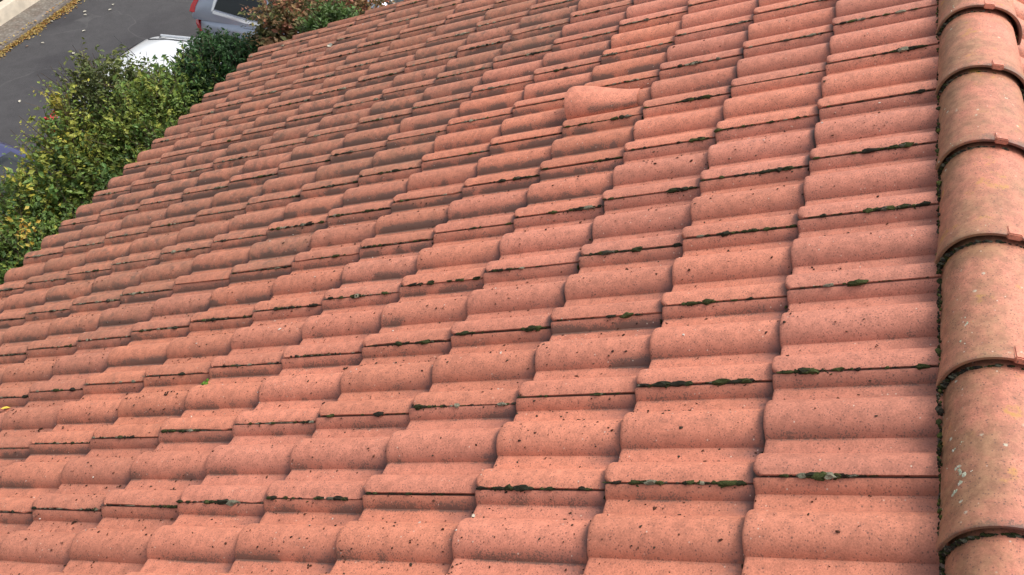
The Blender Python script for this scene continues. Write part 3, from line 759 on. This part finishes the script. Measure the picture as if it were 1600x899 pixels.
def car(label, cx, yrear, L, W, Hh, col, nose_sign=-1, suv=False, trimcol=None, metal=.35, glass=None, plan=None):
    """rear at yrear, nose towards nose_sign*Y; x centre cx"""
    root = empty('parked_car', (cx, yrear + nose_sign * L / 2, 0), 0 if nose_sign < 0 else math.pi); tag(root, label, 'car', 'cars parked in the bays along the road')
    mp = paint('car_paint', col, metal); hw = W / 2; lift = .08 if suv else 0
    belt = .96 + (.06 if suv else 0)
    def Y(s): return L / 2 - s                       # local y from distance s behind the rear end
    shw = [(0, .80), (.04, .90), (.15, .965), (.6, 1.0), (L - .9, 1.0), (L - .35, .93), (L - .08, .78), (L, .62)]
    shb = [(0, .70), (.05, .86), (.14, belt), (L * .70, belt - .01), (L * .76, belt - .04), (L - .5, belt - .17), (L - .12, belt - .30), (L, belt - .42)]
    V = []; F = []; ss = [0, .03, .08, .15, .3, .6, .9, 1.3, L * .5, L * .62, L * .70, L * .76, L - .9, L - .6, L - .35, L - .18, L - .08, L - .02, L]
    for s in ss:
        wv = hw * interp(s, shw); bl = interp(s, shb); lo = (.24 + lift) if .2 < s < L - .3 else .34 + lift
        bulge = .05 if s > L * .7 else .0
        half = [(wv * .86, lo), (wv * .97, lo + .10), (wv * .995, lo + .28), (wv, (bl + lo) / 2 + .05), (wv * .99, bl - .14), (wv * .955, bl - .045), (wv * .88, bl - .008), (wv * .5, bl + bulge * .8), (0, bl + bulge)]
        full = [(-a, b) for a, b in half] + [(a, b) for a, b in half[::-1][1:]]
        V += [(a, Y(s), b) for a, b in full]
    n = 17
    for i in range(len(ss) - 1):
        for q in range(n - 1):
            a = i * n + q; F.append((a, a + 1, a + n + 1, a + n))
    F.append(tuple(range(n))[::-1]); F.append(tuple(range(len(V) - n, len(V))))
    F += [(i * n, (i + 1) * n, (i + 1) * n + n - 1, i * n + n - 1) for i in range(len(ss) - 1)]
    body = mesh_obj('body', V, F, mp, root, sharp=60)
    # cabin
    ctop = [(.05, belt + .01), (.14, belt + .24), (.26, Hh - .17), (.42, Hh - .07), (.7, Hh - .02), (1.1, Hh), (L * .42, Hh + .01), (L * .52, Hh - .03), (L * .56, Hh - .09), (L * .72, belt + .02)]
    def cw(z): return hw * (.955 - .235 * max(0, min(1, (z - belt) / (Hh - belt))) ** 1.1)
    V = []; F = []; cs = [.05, .1, .16, .26, .34, .46, .7, 1.2, L * .42, L * .49, L * .53, L * .56, L * .6, L * .64, L * .68, L * .72]
    for s in cs:
        zt = interp(s, ctop); hz = zt - belt
        half = [(cw(belt), belt - .05)] + [(cw(belt + hz * f_) - .0, belt + hz * f_) for f_ in (.15, .4, .65, .85)] + [(cw(zt) - .040, zt - .026 * min(1, hz * 3)), (cw(zt) - .13, zt + .004), (cw(zt) * .4, zt + .022), (0, zt + .026)]
        full = [(-a, b) for a, b in half] + [(a, b) for a, b in half[::-1][1:]]
        V += [(a, Y(s), b) for a, b in full]
    n = 17
    for i in range(len(cs) - 1):
        for q in range(n - 1):
            a = i * n + q; F.append((a, a + 1, a + n + 1, a + n))
    F.append(tuple(range(n))[::-1]); F.append(tuple(range(len(V) - n, len(V))))
    mesh_obj('cabin', V, F, mp, root, sharp=50)
    g = glass or M_glass
    def side_panel(name, pts, off, mat, sgn, th=.012, par=root, sub=5):
        """closed polygon (s,z) laid on the cabin/body flank, subdivided in z so that it follows the tumblehome"""
        bm = bmesh.new()
        vs = [bm.verts.new((0, Y(s), z)) for s, z in pts]; bm.faces.new(vs)
        for zc in np.linspace(min(p[1] for p in pts), max(p[1] for p in pts), sub + 2)[1:-1]:
            bmesh.ops.bisect_plane(bm, geom=bm.verts[:] + bm.edges[:] + bm.faces[:], plane_co=(0, 0, zc), plane_no=(0, 0, 1))
        for v in bm.verts:
            z = v.co.z; sv = L / 2 - v.co.y
            wv = cw(z) if z > belt else hw * interp(sv, shw) * interp(z, [(0, .97), (.6, 1.0), (belt - .14, .99), (belt, .955)])
            v.co.x = sgn * (wv + off)
        r = bmesh.ops.extrude_face_region(bm, geom=bm.faces[:])
        for q in r['geom']:
            if isinstance(q, bmesh.types.BMVert): q.co.x -= sgn * th
        return bm_obj(name, bm, mat, par, smooth=False)
    zb, zt = belt + .045, Hh - .115
    for sgn in (-1, 1):
        q0 = [(.32, zb + .05), (.44, zt - .02), (.52, zt), (1.02, zt + .01), (1.02, zb)]
        wins = [[(.36 if suv else .42, zb + .06), (.50, zt - .05), (.62, zt), (1.05, zt + .01), (1.05, zb), (.8, zb + .01)],
                [(1.11, zb - .005), (1.11, zt + .012), (L * .42, zt + .012), (L * .42, zb - .015)],
                [(L * .42 + .07, zb - .015), (L * .42 + .07, zt + .012), (L * .535, zt - .03), (L * .655, zb + .02), (L * .66, zb - .02)]]
        for wp in wins: side_panel('window', wp, .005, g, sgn)
        if trimcol:
            tr = wins[0]
            for (a, b) in zip([(.34, zb + .045), (.80, zb - .012), (L * .42, zb - .035)], [(.80, zb - .012), (L * .42, zb - .035), (L * .68, zb - .04)]):
                side_panel('window_trim', [a, (a[0], a[1] - .034), (b[0], b[1] - .034), b], .012, M_trim, sgn, .016, sub=1)
            side_panel('window_trim', [(.34, zb + .045), (.315, zb + .02), (.44, zt + .0), (.60, zt + .035), (.62, zt + .01), (.485, zt - .035), (.355, zb + .055)], .012, M_trim, sgn, .016, sub=3)
        for ws in (.72, L - .78):
            wm = bmesh.new()
            pr_ = [(.19, -.10), (.30, -.11), (.325, -.08), (.33, 0), (.325, .08), (.30, .105), (.19, .10)]; NN = 28
            rows = [[wm.verts.new((b, a * math.cos(t), a * math.sin(t))) for a, b in pr_] for t in [2 * math.pi * q / NN for q in range(NN)]]
            for q in range(NN):
                A, B = rows[q], rows[(q + 1) % NN]
                for e in range(len(pr_) - 1): wm.faces.new((A[e], A[e + 1], B[e + 1], B[e]))
            wo_ = bm_obj('wheel', wm, M_rub, root, sharp=50); wo_.location = (sgn * (hw - .115), Y(ws), .33)
            rm = bmesh.new()
            for q in range(5):
                t = 2 * math.pi * q / 5; c, s_ = math.cos(t), math.sin(t)
                vs = [rm.verts.new((sgn * xx, r_ * c - o_ * s_, r_ * s_ + o_ * c)) for xx in (.07, .095) for r_, o_ in ((.03, -.03), (.19, -.022), (.19, .022), (.03, .03))]
                for f_ in ((0, 1, 2, 3), (4, 5, 6, 7), (0, 1, 5, 4), (1, 2, 6, 5), (2, 3, 7, 6), (3, 0, 4, 7)): rm.faces.new([vs[i] for i in f_])
            bmesh.ops.create_cone(rm, cap_ends=True, segments=16, radius1=.05, radius2=.045, depth=.04, matrix=Matrix.Translation((sgn * .085, 0, 0)) @ Matrix.Rotation(math.pi / 2, 4, 'Y'))
            bm_obj('rim', rm, M_rim, wo_, smooth=False)
            arch = [(ws + .40 * math.cos(t), .33 + .40 * math.sin(t)) for t in np.linspace(0, math.pi, 15)] 
            side_panel('wheel_arch', arch + [(ws - .40, .28 + lift), (ws + .40, .28 + lift)], .003, M_black, sgn, .02, sub=3)
        # lamps
        if suv: side_panel('tail_light', [(-.005, .99), (.045, 1.14), (.17, Hh - .28), (.215, Hh - .28), (.10, 1.12), (.075, 1.0), (.15, .80), (.07, .80)], .010, M_tail, sgn, .07)
        else:
            bm = bmesh.new(); box(bm, sgn * hw * .84 - .07, sgn * hw * .84 + .05, Y(-.05), Y(.10), .80, 1.02, .02); bm_obj('tail_light', bm, M_tail, root)
            side_panel('tail_light', [(-.0, .80), (.03, .96), (.10, 1.02), (.22, .98), (.16, .80)], .010, M_tail, sgn, .09)
        side_panel('headlight', [(L - .42, belt - .27), (L - .40, belt - .19), (L - .12, belt - .32), (L - .06, belt - .42), (L - .2, belt - .40)], .004, M_head, sgn, .05)
        # mirror
        bm = bmesh.new(); box(bm, sgn * (hw + .02) - .09, sgn * (hw + .02) + .09, Y(L * .64) - .05, Y(L * .64) + .06, belt + .03, belt + .17, .03); bm_obj('wing_mirror', bm, mp, root)
        # roof rail
        bm = bmesh.new(); xr = hw * .60
        tube(bm, [(sgn * xr, Y(.50), Hh - .10), (sgn * xr, Y(.58), Hh - .015), (sgn * xr, Y(1.0), Hh + .012), (sgn * xr, Y(L * .46), Hh + .012), (sgn * xr, Y(L * .5), Hh - .05)], .014, .014, 8)
        bm_obj('roof_rail', bm, M_trim if not suv else M_black, root)
    for sgn in (-1, 1):                              # roof seams
        bm = bmesh.new(); xs_ = sgn * hw * .52
        tube(bm, [(xs_, Y(s_), interp(s_, ctop) + .014) for s_ in np.linspace(.45, L * .5, 8)], .006, .006, 5); bm_obj('roof_seam', bm, M_black, root)
    bm = bmesh.new(); tube(bm, [(0, Y(.6), Hh), (0, Y(.48), Hh + .12), (0, Y(.40), Hh + .19)], .005, .003, 5); bm_obj('antenna', bm, M_black, root)
    # windscreen, rear window follow the cabin's slope
    def slope(name, s0, s1, mat, e=.10):
        V = []; F = []; n1, n2 = 8, 10
        for a in range(n1 + 1):
            s = s0 + (s1 - s0) * a / n1; zt_ = interp(s, ctop)
            wv = max(.2, cw(zt_) - e)
            for b in range(n2 + 1):
                f_ = -1 + 2 * b / n2; x = f_ * wv; ax = abs(x)
                zz = zt_ + interp(ax, [(0, .026), (cw(zt_) * .4, .022), (cw(zt_) - .13, .004), (cw(zt_) - .040, -.026)])
                dz = (interp(s + .01, ctop) - interp(s - .01, ctop)) / .02; nl = math.sqrt(1 + dz * dz)
                V.append((x, Y(s) + .006 * dz / nl, zz + .006 / nl + .002))
        for a in range(n1):
            for b in range(n2):
                i = a * (n2 + 1) + b; F.append((i, i + 1, i + n2 + 2, i + n2 + 1))
        o = mesh_obj(name, V, F, mat, root); md = o.modifiers.new('thickness', 'SOLIDIFY'); md.thickness = .004; md.offset = 0
    slope('windscreen', L * .575, L * .70, g); slope('rear_window', .085, .27, g)
    bm = bmesh.new(); box(bm, -hw * .8, hw * .8, Y(-.005), Y(.10), .30 + lift, .52 + lift, .03); bm_obj('rear_bumper', bm, M_black, root)
    bm = bmesh.new(); box(bm, -.26, .26, Y(-.012), Y(.0), .60 + lift, .71 + lift, .003); bm_obj('number_plate', bm, M_head, root)
    bm = bmesh.new(); box(bm, -hw * .5, hw * .5, Y(L - .03), Y(L + .012), .34 + lift, .50 + lift, .02); bm_obj('front_grille', bm, M_black, root)
    return root
car('grey estate car with red wraparound tail light and a pale strip under its windows', 9.1, 7.62, 4.35, 1.80, 1.60, (.36, .40, .48), suv=True, trimcol=True, metal=.5)
car('white hatchback with silver roof rails, half hidden behind the dark hedge', 6.42, 7.62, 3.95, 1.70, 1.46, (.68, .70, .72), metal=0)
car('dark blue car at the left frame behind the yellowing shrub', 4.05, 9.30, 3.7, 1.72, 1.47, (.015, .018, .09), metal=.1)
